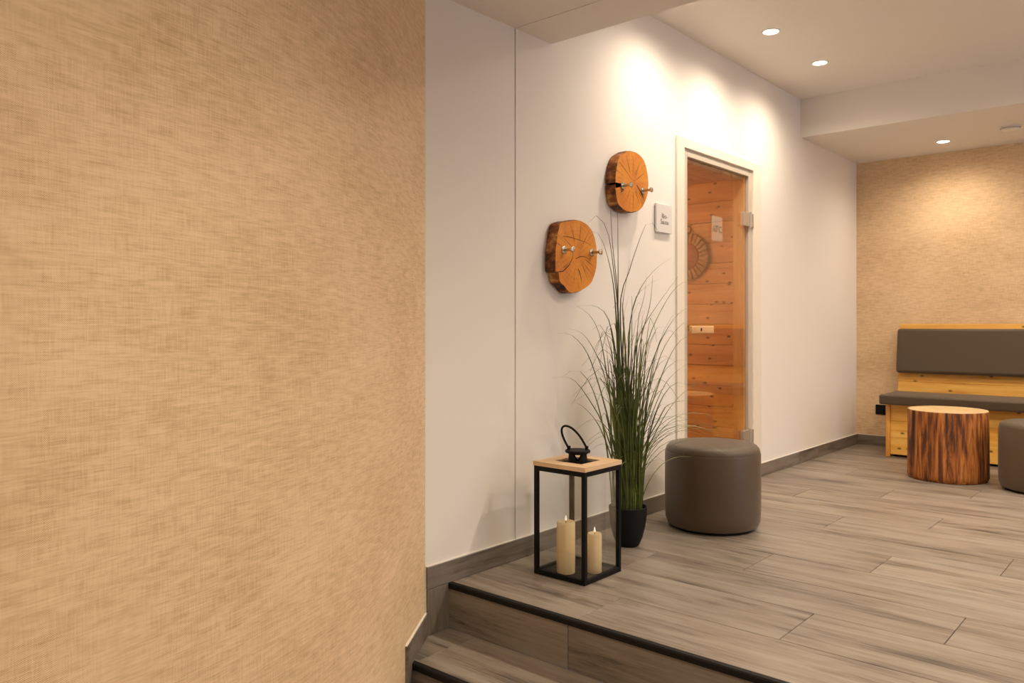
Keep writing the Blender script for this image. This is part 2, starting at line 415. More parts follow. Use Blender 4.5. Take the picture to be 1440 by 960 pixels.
# ------------------------------------------------------------------ skirting
SK = .085
def skirt_y(name, segs, x_face, label, z0=0):
    root = bpy.data.objects.new(name, None); COL.objects.link(root); root.location = (x_face, segs[0][0], z0); struct(root, label, 'skirting')
    for a, b in segs:
        h = SK
        o = obj('skirting_tile', B(0, .010, -(b-a)/2+.0006, (b-a)/2-.0006, .0005, h, .0015), M_SKIRT_Y, root, (0, (a+b)/2-segs[0][0], 0))
        obj('sealant_bead', B(0, .006, -(b-a)/2, (b-a)/2, h, h+.003), M_SEAL, root, (0, (a+b)/2-segs[0][0], 0))
    return root
def mat_skirt_y():
    m = M_SKIRT.copy(); m.name = 'wood_look_skirting_tile_long'
    for n in m.node_tree.nodes:
        if n.type == 'MAPPING':
            s = n.inputs['Scale'].default_value
            if s[0] != s[1]: n.inputs['Scale'].default_value = (s[1], s[0], s[1])
    return m
M_SKIRT_Y = mat_skirt_y()
bl = skirt_y('baseboard_left', [(2.060, 2.98), (2.98, 3.946)], XW, 'low wood-look tile skirting along the white wall by the plant')
for (y0, y1, zz) in ((2.060, YF+.016, -RISE),):
    o = obj('skirting_tile', B(0, .010, -.062, .055, .0005, RISE-.001, .001), M_SKIRTV, bl, (0, .064, zz))
bl2 = skirt_y('baseboard_left', [(5.062, 5.72), (5.72, 6.10), (6.10, YB)], XW, 'low wood-look tile skirting between sauna door and burlap end wall')
root = bpy.data.objects.new('baseboard_back', None); COL.objects.link(root); root.location = (XW+.01, YB, 0); struct(root, 'short wood-look tile skirting under the burlap beside the bench', 'skirting')
obj('skirting_tile', B(0, 1.0, -.010, 0, .0005, SK, .0015), M_SKIRT, root); obj('sealant_bead', B(0, 1.0, -.006, 0, SK, SK+.003), M_SEAL, root)
# stepped skirting on the curved wall
root = bpy.data.objects.new('baseboard_curved', None); COL.objects.link(root); root.location = (-2.2, 2.0, -RISE); struct(root, 'stepped wood-look tile skirting at the foot of the curved burlap wall', 'skirting')
def curve_part(ya, yb): return [p for p in CV if yb-1e-6 <= p.y <= ya+1e-6]
def crib(name, ya, yb, z0, z1, t, mat):
    pts = curve_part(ya, yb); o = obj(name, ribbon(pts, z0, z1, -t*side), mat, root)
    for v in o.data.vertices: v.co -= Vector(root.location)
    return o
crib('skirting_tile', 2.058, 1.78, -RISE+.0005, -RISE+SK, .010, M_SKIRT_Y); crib('sealant_bead', 2.058, 1.78, -RISE+SK, -RISE+SK+.003, .007, M_SEAL)
crib('skirting_tile', 1.86, 1.78, -2*RISE, -RISE, .010, M_SKIRTV)
crib('skirting_tile', 1.78, 1.50, -2*RISE+.0005, -2*RISE+SK, .010, M_SKIRT_Y); crib('sealant_bead', 1.78, 1.50, -2*RISE+SK, -2*RISE+SK+.003, .007, M_SEAL)
crib('skirting_tile', 1.50, -2.9, ZLOW+.0005, ZLOW+SK, .010, M_SKIRT_Y)

# ------------------------------------------------------------------ recessed spotlights
def downlight(x, y, z, power, label, spot=2.9, blend=1.0):
    t = thing('ceiling_spotlight', label, 'spotlight', (x, y, z), 0, 'recessed ceiling spotlights')
    obj('trim_ring', lathe(bmesh.new(), [(.041, -.001), (.042, -.005), (.050, -.004), (.052, 0), (.041, 0), (.041, -.001)], 32), M_PLASTIC, t, smooth=True)
    obj('lamp_lens', lathe(bmesh.new(), [(0, -.0048), (.034, -.004), (.041, -.001)], 32), M_BULB, t, smooth=True)
    l = bpy.data.lights.new('spot_beam', 'SPOT'); l.energy = power; l.color = LAMP_COL; l.spot_size = spot; l.spot_blend = blend; l.shadow_soft_size = .05
    o = bpy.data.objects.new('spot_beam', l); COL.objects.link(o); o.parent = t; o.location = (0, 0, -.03)
    return t
downlight(-1.836, 3.606, ZC, P_MAIN, 'lit recessed spotlight above the hook slices, behind the stair beam')
downlight(-1.836, 4.322, ZC, P_MAIN, 'bright round spotlight in the high ceiling in front of the sauna door')
downlight(-1.822, 5.038, ZC, P_MAIN, 'bright round spotlight in the high ceiling beside the soffit')
downlight(-1.468, 6.579, ZS, P_BACK, 'small bright spotlight in the lowered ceiling above the pine bench')
for x, w_ in ((-.2, 'second'), (1.1, 'third'), (2.4, 'fourth')): downlight(x, 6.579, ZS, P_BACK, w_+' spotlight from the white wall in the lowered ceiling along the bench')
for x, w_ in ((-.3, 'second'), (.6, 'third'), (1.5, 'fourth'), (2.4, 'fifth')):  # unseen spotlights added over the lounge for general fill light
    for y in (3.606, 5.038): downlight(x, y, ZC, P_ROOM if y < 4 else P_ROOM*.6, '%s added unseen fill spotlight from the white wall, high ceiling row by the %s' % (w_, 'stair beam' if y < 4 else 'soffit'))
downlight(-.35, .95, ZF, P_FRONT, 'spotlight in the low ceiling over the lower stair landing by the curved wall')
downlight(.9, 1.3, ZF, P_FRONT, 'spotlight in the low ceiling over the stairs away from the curved wall')
downlight(-.1, -1.0, ZF, P_FRONT, 'spotlight in the low ceiling over the lower hall')
# ceiling sensor
t = thing('smoke_detector', 'small white round detector on the lowered ceiling above the bench', 'detector', (-1.01, 6.402, ZS))
obj('mounting_base', lathe(bmesh.new(), [(0, -.004), (.060, -.004), (.062, -.010), (.062, -.001), (0, -.001)][::-1], 36), M_PLASTIC, t, smooth=True)
obj('sensor_cap', lathe(bmesh.new(), [(.054, -.010), (.054, -.020), (.046, -.026), (0, -.028)], 36), M_PLASTIC, t, smooth=True)
obj('vent_ring', lathe(bmesh.new(), [(.050, -.008), (.056, -.012), (.056, -.015), (.050, -.017)], 36), M_RIM, t, smooth=True)

# ------------------------------------------------------------------ sauna behind the door
SY, SX0, SX1, SYL, SZ = 5.20, XW-.10, -4.3, 3.55, 2.02
ssh = obj('wall_sauna_side', B(SX1, SX0, SY+.016, SY+.06, -.02, SZ+.1), M_JOINT); struct(ssh, 'spruce plank side wall inside the sauna behind the glass', 'wall')
PH = .145
def hboard(parent, x0, x1, y, z0, z1, face=-1):
    bm = B(-(x1-x0)/2, (x1-x0)/2, -.008, .008, -(z1-z0)/2+.0008, (z1-z0)/2-.0008, .003)
    return bm
z = -.005; first = None
while z < SZ:
    loc = ((SX0+SX1)/2, SY+.008, z+PH/2)
    if first is None: first = obj('plank', hboard(ssh, SX1, SX0, 0, 0, PH), M_SAUNA, ssh, loc).data
    else: inst('plank', first, ssh, loc)
    z += PH
obj('corner_batten', B(SX0-.085, SX0, SY-.018, SY-.001, 0, SZ, .002), M_SAUNAZ, ssh)
sb_ = struct(obj('wall_sauna_back', B(SX1-.06, SX1-.016, SYL, SY, -.02, SZ+.1), M_JOINT), 'spruce plank rear wall inside the sauna', 'wall')
z = -.005; first = None
while z < SZ:
    loc = (SX1-.008, (SY+SYL)/2, z+PH/2)
    if first is None:
        o = obj('plank', hboard(sb_, SYL, SY, 0, 0, PH), M_SAUNA, sb_, loc); first = o.data
    else: o = inst('plank', first, sb_, loc)
    o.rotation_euler = (0, 0, PI/2); z += PH
struct(obj('wall_sauna_inner', B(SX1, SX0, SYL-.06, SYL, -.02, SZ+.1), M_SAUNA), 'spruce wall inside the sauna beside the heater corner', 'wall')
struct(obj('floor_sauna', B(SX1, SX0, SYL, SY, -.05, -.002), M_SKIRT), 'dark tiled sauna floor', 'floor')
sc_ = struct(obj('ceiling_sauna', B(SX1, SX0, SYL, SY, SZ+.016, SZ+.1), M_JOINT), 'spruce plank ceiling of the sauna', 'ceiling')
x = SX0; first = None
while x > SX1+.01:
    loc = (x-PH/2, (SY+SYL)/2, SZ+.008)
    if first is None: o = obj('plank', B(-(SY-SYL)/2, (SY-SYL)/2, -PH/2+.0008, PH/2-.0008, -.008, .008, .003), M_SAUNA, sc_, loc); first = o.data
    else: o = inst('plank', first, sc_, loc)
    o.rotation_euler = (0, 0, PI/2); x -= PH
# unseen corner lamp added to brighten the sauna interior
t = thing('added_sauna_lamp', 'unseen slatted corner lamp added to light the sauna', 'lamp', (-4.22, 3.65, 1.55))
obj('back_board', B(-.06, .06, -.09, -.07, 0, .30, .003), M_SAUNAZ, t)
obj('bulb', lathe(bmesh.new(), [(0, .09), (.03, .11), (.035, .15), (.02, .19), (0, .20)], 16), mat_emit('warm_bulb', (1, .72, .42, 1), 6), t, smooth=True)
for i in range(5): obj('slat', B(-.07, .07, .055, .065, .03+i*.055, .055+i*.055, .002), M_SAUNA, t)
l = bpy.data.lights.new('sauna_glow', 'POINT'); l.energy = P_SAUNA; l.color = (1, .79, .50); l.shadow_soft_size = .05
o = bpy.data.objects.new('sauna_glow', l); COL.objects.link(o); o.parent = t; o.location = (.10, .14, .15)
# ornament hanging on the sauna wall: pleated ring round a wooden disc
t = thing('wall_ornament', 'round pleated straw ornament hanging on the sauna plank wall', 'ornament', (-2.83, SY, 1.50))
M_STRAW = mat_bark('pleated_straw', [(.35, srgb(120, 78, 40)), (.5, srgb(176, 128, 78)), (.66, srgb(206, 164, 112))], (40, 40, 40))
def disc_y(name, prof, mat, parent, n=64, rf=None):
    bm = lathe(bmesh.new(), prof, n, rf=rf)
    bmesh.ops.rotate(bm, verts=bm.verts[:], matrix=Matrix.Rotation(PI/2, 3, 'X')); return obj(name, bm, mat, parent, smooth=True)
disc_y('backing', [(0, .002), (.168, .004), (.172, .010), (.165, .018), (0, .020)], M_STRAW, t)
disc_y('centre_disc', [(.001, .020), (.098, .021), (.100, .030), (.092, .036), (0, .037)], mat_endgrain('ornament_wood', (0, 2), srgb(150, 88, 40), srgb(172, 106, 52), srgb(118, 64, 26)), t)
bm = bmesh.new(); box(bm, -.013, .013, -.034, -.018, .100, .172, .006, 2); pet = None
for i in range(26):
    o = obj('pleat', bm, M_STRAW, t) if i == 0 else inst('pleat', pet, t, (0, 0, 0))
    if i == 0: pet = o.data
    o.rotation_euler = (0, 2*PI*i/26, 0)
bm = bmesh.new(); tube(bm, [(.026*math.cos(a), -.012, .196+.026*math.sin(a)) for a in [i*2*PI/16 for i in range(17)]], .006, 6, False)
obj('hanging_loop', bm, M_STRAW, t, smooth=True)

# ------------------------------------------------------------------ sauna door
dr = bpy.data.objects.new('door_1', None); COL.objects.link(dr); dr.location = (XW, 4.485, 0)
struct(dr, 'clear glass sauna door in a cream frame in the white wall', 'door')
DC = 4.485
def dbox(name, mat, parent, x0, x1, y0, y1, z0, z1, bev=.002, seg=1):
    return obj(name, B(x0-XW, x1-XW, y0-DC, y1-DC, z0, z1, bev, seg), mat, parent)
# casing: proud of the wall
for nm, a in (('casing', (3.948, 4.030, .0005, 2.065)), ('casing', (4.942, 5.060, .0005, 2.065))): dbox(nm, M_FRAME, dr, XW-.001, XW+.013, a[0], a[1], a[2], a[3], .004, 2)
dbox('casing', M_FRAME, dr, XW-.001, XW+.013, 4.031, 4.941, 2.008, 2.065, .004, 2)
for a in ((4.0205, 4.080), (4.890, 4.9495)): dbox('frame_rail', M_RIM, dr, XW-.099, XW+.002, a[0], a[1], .0005, 2.011)
dbox('frame_rail', M_RIM, dr, XW-.099, XW+.002, 4.081, 4.889, 1.966, 2.011)
# timber lining behind the glass
for a in ((4.0815, 4.098), (4.872, 4.8885)): dbox('timber_lining', M_SAUNAZ, dr, XW-.098, XW-.024, a[0], a[1], .0005, 1.963, .001)
dbox('timber_lining', M_SAUNA, dr, XW-.098, XW-.024, 4.099, 4.871, 1.942, 1.963, .001)
dbox('threshold', M_RIM, dr, XW-.09, XW-.002, 4.081, 4.889, .0005, .012)
pane = dbox('glass_pane', M_DOORGLASS, dr, XW-.018, XW-.010, 4.085, 4.876, .016, 1.955, 0)
for zc in (1.684, .285):
    h = dbox('hinge', M_HINGE, dr, XW-.009, XW+.012, 4.795, 4.955, zc-.044, zc+.044, .003, 2)
    bm = lathe(bmesh.new(), [(.009, -.05), (.009, .05)], 16); bmesh.ops.holes_fill(bm, edges=bm.edges[:], sides=20)
    obj('hinge_pin', bm, M_HINGE, h, (.012, 4.892-DC, zc), True)
hd = dbox('door_handle', mat_wood('handle_wood', srgb(216, 170, 122), srgb(226, 186, 140), srgb(190, 140, 92), .5, 'Y', False), dr, XW+.012, XW+.034, 4.075, 4.345, .955, 1.000, .006, 2)
for yy in (4.12, 4.30): obj('standoff', tube(bmesh.new(), [(-.010, yy-DC, .978), (.0125, yy-DC, .978)], .009, 12), M_CHROME, hd, smooth=True)
obj('bolt_hole', tube(bmesh.new(), [(.0335, 4.185-DC, .978), (.0350, 4.185-DC, .978)], .010, 16), mat_plain('dark_plug', srgb(40, 24, 14), .6), hd, smooth=True)

def text(body, size, mat, parent, loc, rot, name='lettering', ext=.0004, space=1.0, line=1.0):
    cu = bpy.data.curves.new('lettering', 'FONT'); cu.body = body; cu.size = size; cu.align_x = 'CENTER'; cu.align_y = 'CENTER'; cu.extrude = ext
    cu.space_line = line; cu.space_character = space; cu.resolution_u = 3
    tmp = bpy.data.objects.new('tmp', cu); COL.objects.link(tmp); bpy.context.view_layer.update()
    me = bpy.data.meshes.new_from_object(tmp.evaluated_get(bpy.context.evaluated_depsgraph_get())); bpy.data.objects.remove(tmp, do_unlink=True)
    o = bpy.data.objects.new(name, me); COL.objects.link(o); me.materials.clear(); me.materials.append(mat); o.parent = parent; o.location = loc; o.rotation_euler = rot
    return o
RX = (PI/2, 0, PI/2)      # reads from +X
M_FROST = N('frosted_film', .6); M_FROST.color(srgb(214, 204, 186)); M_FROST.b.inputs['Alpha'].default_value = .20; M_FROST = M_FROST.m
pt_ = obj('temperature_plate', B(-.0015, .0015, -.066, .066, -.074, .074), M_FROST, dr, (-.0075, 4.463-DC, 1.590)); pt_['label'] = 'frosted plate marked 60°C on the glass'
text('60°C', .054, mat_plain('etched_print', srgb(120, 100, 76), .7), pt_, (.0022, .002, -.004), RX)

# sign
t = thing('door_sign', 'grey metal sign reading Bio-Sauna on the white wall beside the sauna door', 'sign', (XW, 3.800, 1.582))
obj('sign_plate', B(.004, .015, -.082, .082, -.077, .077, .0012), M_PLATE, t)
obj('spacer', B(.0002, .004, -.05, .05, -.05, .05), M_PRINT, t)
text('Bio-\nSauna', .037, M_PRINT, t, (.0154, .002, -.004), RX, line=.85)

# ------------------------------------------------------------------ wood slices with coat hooks
S1 = [(3.35, 1.865), (3.292, 1.827), (3.264, 1.768), (3.255, 1.694), (3.264, 1.632), (3.284, 1.594), (3.35, 1.569), (3.427, 1.573), (3.497, 1.599), (3.55, 1.667), (3.563, 1.736), (3.55, 1.801), (3.514, 1.853), (3.453, 1.876), (3.392, 1.875)]
S2 = [(2.822, 1.462), (2.891, 1.477), (2.969, 1.485), (3.042, 1.462), (3.087, 1.41), (3.102, 1.341), (3.095, 1.27), (3.057, 1.203), (2.998, 1.171), (2.94, 1.152), (2.884, 1.152), (2.843, 1.178), (2.812, 1.197), (2.802, 1.234), (2.782, 1.241), (2.779, 1.278), (2.782, 1.335), (2.793, 1.394), (2.806, 1.436)]
M_SBARK = mat_bark('slice_bark', [(.36, srgb(48, 24, 10)), (.47, srgb(96, 52, 20)), (.56, srgb(158, 94, 38)), (.66, srgb(216, 164, 98))], (9, 16, 16))
M_CRACK = mat_plain('dark_crack', srgb(46, 24, 10), .9)
def wood_slice(outline, cy, cz, notch, cracks, hooks, label):
    T = .060
    t = thing('wood_slice_coat_rack', label, 'coat rack', (XW, cy, cz), 0, 'wood slices with hooks')
    P = [Vector((a-cy, b-cz, 0)) for a, b in outline]; n = len(P); pts = []
    for i in range(n):
        a, b, c, d_ = P[(i-1) % n], P[i], P[(i+1) % n], P[(i+2) % n]
        for k in range(6):
            u = k/6; pts.append(.5*((2*b)+(c-a)*u+(2*a-5*b+4*c-d_)*u*u+(3*b-a-3*c+d_)*u**3))
    pts = [p*(1+.012*noise.noise(p*38)) for p in pts]
    if notch:      # a radial split running in from the rim
        q, inner = Vector((notch[0][0]-cy, notch[0][1]-cz, 0)), Vector((notch[1][0]-cy, notch[1][1]-cz, 0))
        i = min(range(len(pts)), key=lambda k: (pts[k]-q).length)
        dirv = (pts[(i+1) % len(pts)]-pts[i-1]).normalized()
        pts[i:i+1] = [pts[i]-dirv*.005, inner, pts[i]+dirv*.005]
    def outl(s, x): return [Vector((x, p.x*s, p.y*s)) for p in pts]
    bm = bmesh.new(); rows = []
    for (s, x) in ((.975, .0006), (1.0, .006), (1.008, .02), (1.004, .036), (1.006, .05), (.997, T-.0035), (.985, T)):
        rows.append([bm.verts.new(v+Vector((0, v.y, v.z))*.02*noise.noise(Vector((x*30, v.y*30, v.z*30)))*(1 if .01 < x < T-.006 else 0)) for v in outl(s, x)])
    m = len(pts)
    for A, C in zip(rows, rows[1:]):
        for k in range(m): bm.faces.new((A[k], A[(k+1) % m], C[(k+1) % m], C[k]))
    bmesh.ops.triangulate(bm, faces=[bm.faces.new(rows[0][::-1])])
    obj('bark_rim', bm, M_SBARK, t, smooth=True)
    bm = bmesh.new(); fc = bm.faces.new([bm.verts.new(v) for v in outl(.985, T)]); bmesh.ops.triangulate(bm, faces=[fc])
    face = obj('cut_face', bm, M_SLICE, t)
    for pl_, w in cracks:     # checks sunk as thin dark wedges in the face
        bm = bmesh.new(); L = [Vector((T, a-cy, b-cz)) for a, b in pl_]; up = []; dn = []
        nseg = len(L)
        for i, p in enumerate(L):
            tv = (L[min(i+1, nseg-1)]-L[max(i-1, 0)]).normalized(); nv = Vector((0, -tv.z, tv.y)); ww = w*(1-abs(2*i/(nseg-1)-.7)/1.5)
            up.append((bm.verts.new(p+nv*ww+Vector((.0004, 0, 0))), bm.verts.new(p-nv*ww+Vector((.0004, 0, 0))), bm.verts.new(p-Vector((.004, 0, 0)))))
        for A, C in zip(up, up[1:]):
            for k in range(3): bm.faces.new((A[k], A[(k+1) % 3], C[(k+1) % 3], C[k]))
        bm.faces.new(up[0]); bm.faces.new(up[-1][::-1])
        obj('crack', bm, M_CRACK, face)
    for (hy, hz) in hooks:
        h = obj('hook', tube(bmesh.new(), [(T+.004, hy-cy, hz-cz), (T+.047, hy-cy, hz-cz)], .0062, 14), M_CHROME, t, smooth=True)
        obj('flange', tube(bmesh.new(), [(T+.0002, hy-cy, hz-cz), (T+.004, hy-cy, hz-cz), (T+.006, hy-cy, hz-cz)], [.019, .019, .014], 20), M_CHROME, h, smooth=True)
        obj('end_knob', tube(bmesh.new(), [(T+.0465, hy-cy, hz-cz), (T+.048, hy-cy, hz-cz), (T+.054, hy-cy, hz-cz), (T+.0555, hy-cy, hz-cz)], [.010, .013, .013, .010], 16), M_CHROME, h, smooth=True)
    return t
M_SLICE = mat_endgrain('slice_end_grain', (1, 2), srgb(208, 126, 34), srgb(226, 152, 52), srgb(164, 86, 18), 330, .8)
def rad(cx, cz, a, r0, r1): return [(cx+r*math.cos(a), cz+r*math.sin(a)) for r in (r0, (r0*2+r1)/3, (r0+2*r1)/3, r1)]
c1 = [([(3.449, 1.712), (3.475, 1.692), (3.505, 1.665), (3.523, 1.650)], .0035), ([(3.292, 1.804), (3.32, 1.788), (3.36, 1.764), (3.40, 1.735)], .0018)]
c1 += [(rad(3.41, 1.72, a, .05, r), .0012) for a, r in ((.5, .13), (1.0, .14), (1.5, .13), (2.0, .14), (4.2, .12), (4.8, .13), (5.3, .12))]
wood_slice(S1, 3.409, 1.722, ((3.255, 1.690), (3.385, 1.706)), c1, [(3.322, 1.691), (3.507, 1.690)], 'roundish wood slice split from the rim, with two steel hooks, hung beside the sign')
c2 = [([(2.786, 1.238), (2.836, 1.244), (2.884, 1.276), (2.912, 1.315), (2.908, 1.338)], .0026), ([(2.836, 1.401), (2.88, 1.402), (2.933, 1.397), (3.02, 1.387), (3.065, 1.373)], .0015),
      ([(2.93, 1.305), (2.965, 1.318), (3.005, 1.321), (3.05, 1.303)], .0018), ([(2.950, 1.262), (2.962, 1.246), (2.972, 1.222), (2.976, 1.204)], .0030)]
c2 += [(rad(2.95, 1.33, a, .06, r), .0011) for a, r in ((.9, .14), (1.4, .14), (2.0, .14), (2.6, .13), (5.3, .14), (5.9, .12))]
wood_slice(S2, 2.945, 1.325, None, c2, [(2.843, 1.340), (3.058, 1.343)], 'uneven wood slice with stepped lower rim and two steel hooks, above the lantern')

# ------------------------------------------------------------------ upholstered stools
def stool(x, y, R, H, label):
    t = thing('upholstered_stool', label, 'stool', (x, y, 0), 0, 'round leather stools')
    obj('cover', lathe(bmesh.new(), [(0, .012), (R-.03, .012), (R-.012, .018), (R-.002, .045), (R, .09), (R+.001, H*.5), (R, H-.05), (R-.003, H-.040)], 72), M_LEATHER, t, smooth=True)
    obj('seat_panel', lathe(bmesh.new(), [(R-.0035, H-.0405), (R-.0035, H-.036), (R-.008, H-.022), (R-.020, H-.009), (R-.040, H-.003), (R*.6, H+.001), (0, H+.002)], 72), M_LEATHER, t, smooth=True)
    obj('base', lathe(bmesh.new(), [(0, .001), (R-.034, .001), (R-.034, .012), (0, .012)], 48), M_BLACK, t)
    return t
stool(-1.858, 3.662, .233, .418, 'round taupe leather stool standing before the sauna door, beside the grass plant')
stool(-.735, 5.745, .235, .420, 'round taupe leather stool standing beside the log table, at the pine bench')

# ------------------------------------------------------------------ log table
t = thing('log_table', 'bark-streaked log stump with a pale cut top in front of the bench', 'table', (-1.272, 5.822, 0))
R = .237; H = .452
def rf(a, z, r):
    c, s = math.cos(a), math.sin(a)
    q = 1+.022*noise.noise(Vector((c*1.6, s*1.6, z*1.2)))+.016*noise.noise(Vector((c*9, s*9, z*2.0)))+.007*noise.noise(Vector((c*26, s*26, z*5)))
    return r*q
def top_z(zz): return zz
prof = [(0, .003), (R*.97, .003), (R*.995, .015)]+[(R*(1.0+.02*(.5-k/14)), .02+(H-.03)*k/14) for k in range(15)]+[(R*.985, H-.004)]
bm = lathe(bmesh.new(), prof, 144, rf=rf)
M_LOG = mat_bark('log_bark', [(.36, srgb(40, 20, 8)), (.46, srgb(98, 52, 18)), (.53, srgb(158, 92, 34)), (.61, srgb(194, 128, 56)), (.72, srgb(216, 166, 94))], (20, 20, 2.2))
obj('trunk', bm, M_LOG, t, smooth=True)
bm = lathe(bmesh.new(), [(R*.985, H-.0042), (R*.975, H), (R*.6, H), (R*.3, H), (0, H)], 144, rf=rf)
obj('cut_top', bm, mat_endgrain('log_end_grain', (0, 1), srgb(212, 182, 132), srgb(220, 194, 148), srgb(196, 160, 108), 200, .12), t)

# ------------------------------------------------------------------ bench
t = thing('pine_bench', 'long knotty pine bench with taupe leather cushions against the burlap end wall', 'bench', (-1.846, 6.50, 0))
BX = 3.2
def bb(name, mat, parent, x0, x1, y0, y1, z0, z1, bev=.002, seg=1):
    return obj(name, B(x0, x1, y0-6.5, y1-6.5, z0, z1, bev, seg), mat, parent)
bb('end_panel', M_PINEZ, t, 0, .030, 6.488, 6.995, .001, .402)
bb('end_panel', M_PINEZ, t, BX-.03, BX, 6.488, 6.995, .001, .402)
for i in range(3):
    z0 = .018+i*.128; o = obj('front_board', B(-(BX-.062)/2, (BX-.062)/2, -.009, .009, .0006, .1274, .0015), M_PINE, t, (BX/2, .009, z0))
bb('seat_board', M_PINE, t, -.005, BX, 6.46, 6.90, .403, .420)
bb('plinth', M_BLACK, t, .04, BX-.04, 6.55, 6.57, .001, .018)
cu = bb('seat_cushion', M_LEATHER, t, -.025, BX+.02, 6.400, 6.872, .4035, .478, .014, 3)
# leaning back: boards and cushion share one tilt
A = math.atan2(.085, .60)
def tilted(name, mat, x0, x1, d0, d1, h0, h1, bev, seg=1):
    bm = B(-(x1-x0)/2, (x1-x0)/2, d0, d1, -(h1-h0)/2, (h1-h0)/2, bev, seg)
    hc = (h0+h1)/2
    o = obj(name, bm, mat, t, ((x0+x1)/2, 6.874-6.5+hc*math.sin(A), .43+hc*math.cos(A))); o.rotation_euler = (-A, 0, 0); return o
hs = [0, .125, .255, .385, .515, .592]
for a, b in zip(hs, hs[1:]): tilted('back_board', M_PINE, -.020, BX+.02, 0, .018, a+.0006, b-.0006, .0015)
tilted('back_cushion', M_LEATHER, -.024, BX+.02, -.075, -.0005, .190, .545, .022, 4)

# wall socket
t = thing('wall_socket', 'black square power socket on the burlap wall beside the bench', 'socket', (-2.030, YB, .303))
obj('cover_plate', B(-.041, .041, -.010, -.0005, -.041, .041, .002), M_BLACK, t)
disc_y('socket_insert', [(.0205, .0102), (.0205, .012), (.019, .0125), (.018, .0105), (0, .0103)], M_POT, t, 32)

# ------------------------------------------------------------------ lantern with candles
LX, LY = -1.9195, 2.611
t = thing('lantern', 'tall black metal lantern with glass sides and pale wooden lid by the steps', 'lantern', (LX, LY, 0))
h = .1265; ps = .0085; HT = .437
for sx in (-1, 1):
    for sy in (-1, 1):
        x, y = sx*(h-ps), sy*(h-ps); obj('post', B(x-ps, x+ps, y-ps, y+ps, .0005, HT-.0005, .001), M_BLACK, t)
for s in (-1, 1):
    for z0, z1 in ((.0006, .020), (HT-.020, HT-.0006)):
        obj('rail', B(-h+2*ps, h-2*ps, min(s*h, s*(h-.014)), max(s*h, s*(h-.014)), z0, z1, .001), M_BLACK, t)
        obj('rail', B(min(s*h, s*(h-.014)), max(s*h, s*(h-.014)), -h+2*ps, h-2*ps, z0, z1, .001), M_BLACK, t)
obj('floor_plate', B(-h+.014, h-.014, -h+.014, h-.014, .003, .009), M_BLACK, t)
for s in (-1, 1):
    obj('glass_pane', B(-h+2*ps, h-2*ps, s*(h-.008)-.0012, s*(h-.008)+.0012, .020, HT-.02), M_GLASS, t)
    obj('glass_pane', B(s*(h-.008)-.0012, s*(h-.008)+.0012, -h+2*ps, h-2*ps, .020, HT-.02), M_GLASS, t)
# mitred lid frame
lo, li, lz0, lz1 = .1285, .066, HT, HT+.017
for k in range(4):
    bm = bmesh.new(); ca, sa = math.cos(k*PI/2), math.sin(k*PI/2)
    q = [(-lo+.0004, -lo), (lo-.0004, -lo), (li-.0004, -li), (-li+.0004, -li)]
    lo_ = [bm.verts.new((x*ca-y*sa, x*sa+y*ca, lz0)) for x, y in q]; hi_ = [bm.verts.new((x*ca-y*sa, x*sa+y*ca, lz1)) for x, y in q]
    for j in range(4): bm.faces.new((lo_[j], lo_[(j+1) % 4], hi_[(j+1) % 4], hi_[j]))
    bm.faces.new(lo_[::-1]); bm.faces.new(hi_)
    obj('lid_board', bm, M_LID if k % 2 == 0 else M_LIDY, t)
obj('lid_plate', B(-li, li, -li, li, HT+.001, HT+.008), M_BLACK, t)
# chimney with triangular windows: eight upright triangles standing on the plate
bm = bmesh.new(); rr = .039; zb, zt = HT+.008, HT+.050; seg = 64; half = .46
def chim_h(a):            # four triangular openings that narrow towards the bottom
    dlt = min(abs((a+.937-k*PI/2+PI) % (2*PI)-PI) for k in range(4))
    return zb+.004+(zt-.010-zb)*min(1, dlt/half)
for j in range(seg):
    a0, a1 = 2*PI*j/seg, 2*PI*(j+1)/seg
    o4 = [Vector((rr*math.cos(a), rr*math.sin(a), z_)) for a, z_ in ((a0, zb), (a1, zb), (a1, chim_h(a1)), (a0, chim_h(a0)))]
    vo = [bm.verts.new(v) for v in o4]; vi = [bm.verts.new((v.x*.95, v.y*.95, v.z)) for v in o4]
    bm.faces.new(vo); bm.faces.new(vi[::-1])
    for e in range(4): bm.faces.new((vo[e], vi[e], vi[(e+1) % 4], vo[(e+1) % 4]))
lathe(bm, [(rr, zt-.006), (rr, zt), (rr-.002, zt), (rr-.002, zt-.006), (rr, zt-.006)], 48)
chim = obj('chimney', bm, M_BLACK, t)
cap = obj('chimney_cap', lathe(bmesh.new(), [(0, zt), (.050, zt), (.051, zt+.002), (.051, zt+.008), (.049, zt+.010), (0, zt+.010)], 48), M_BLACK, t, smooth=True)
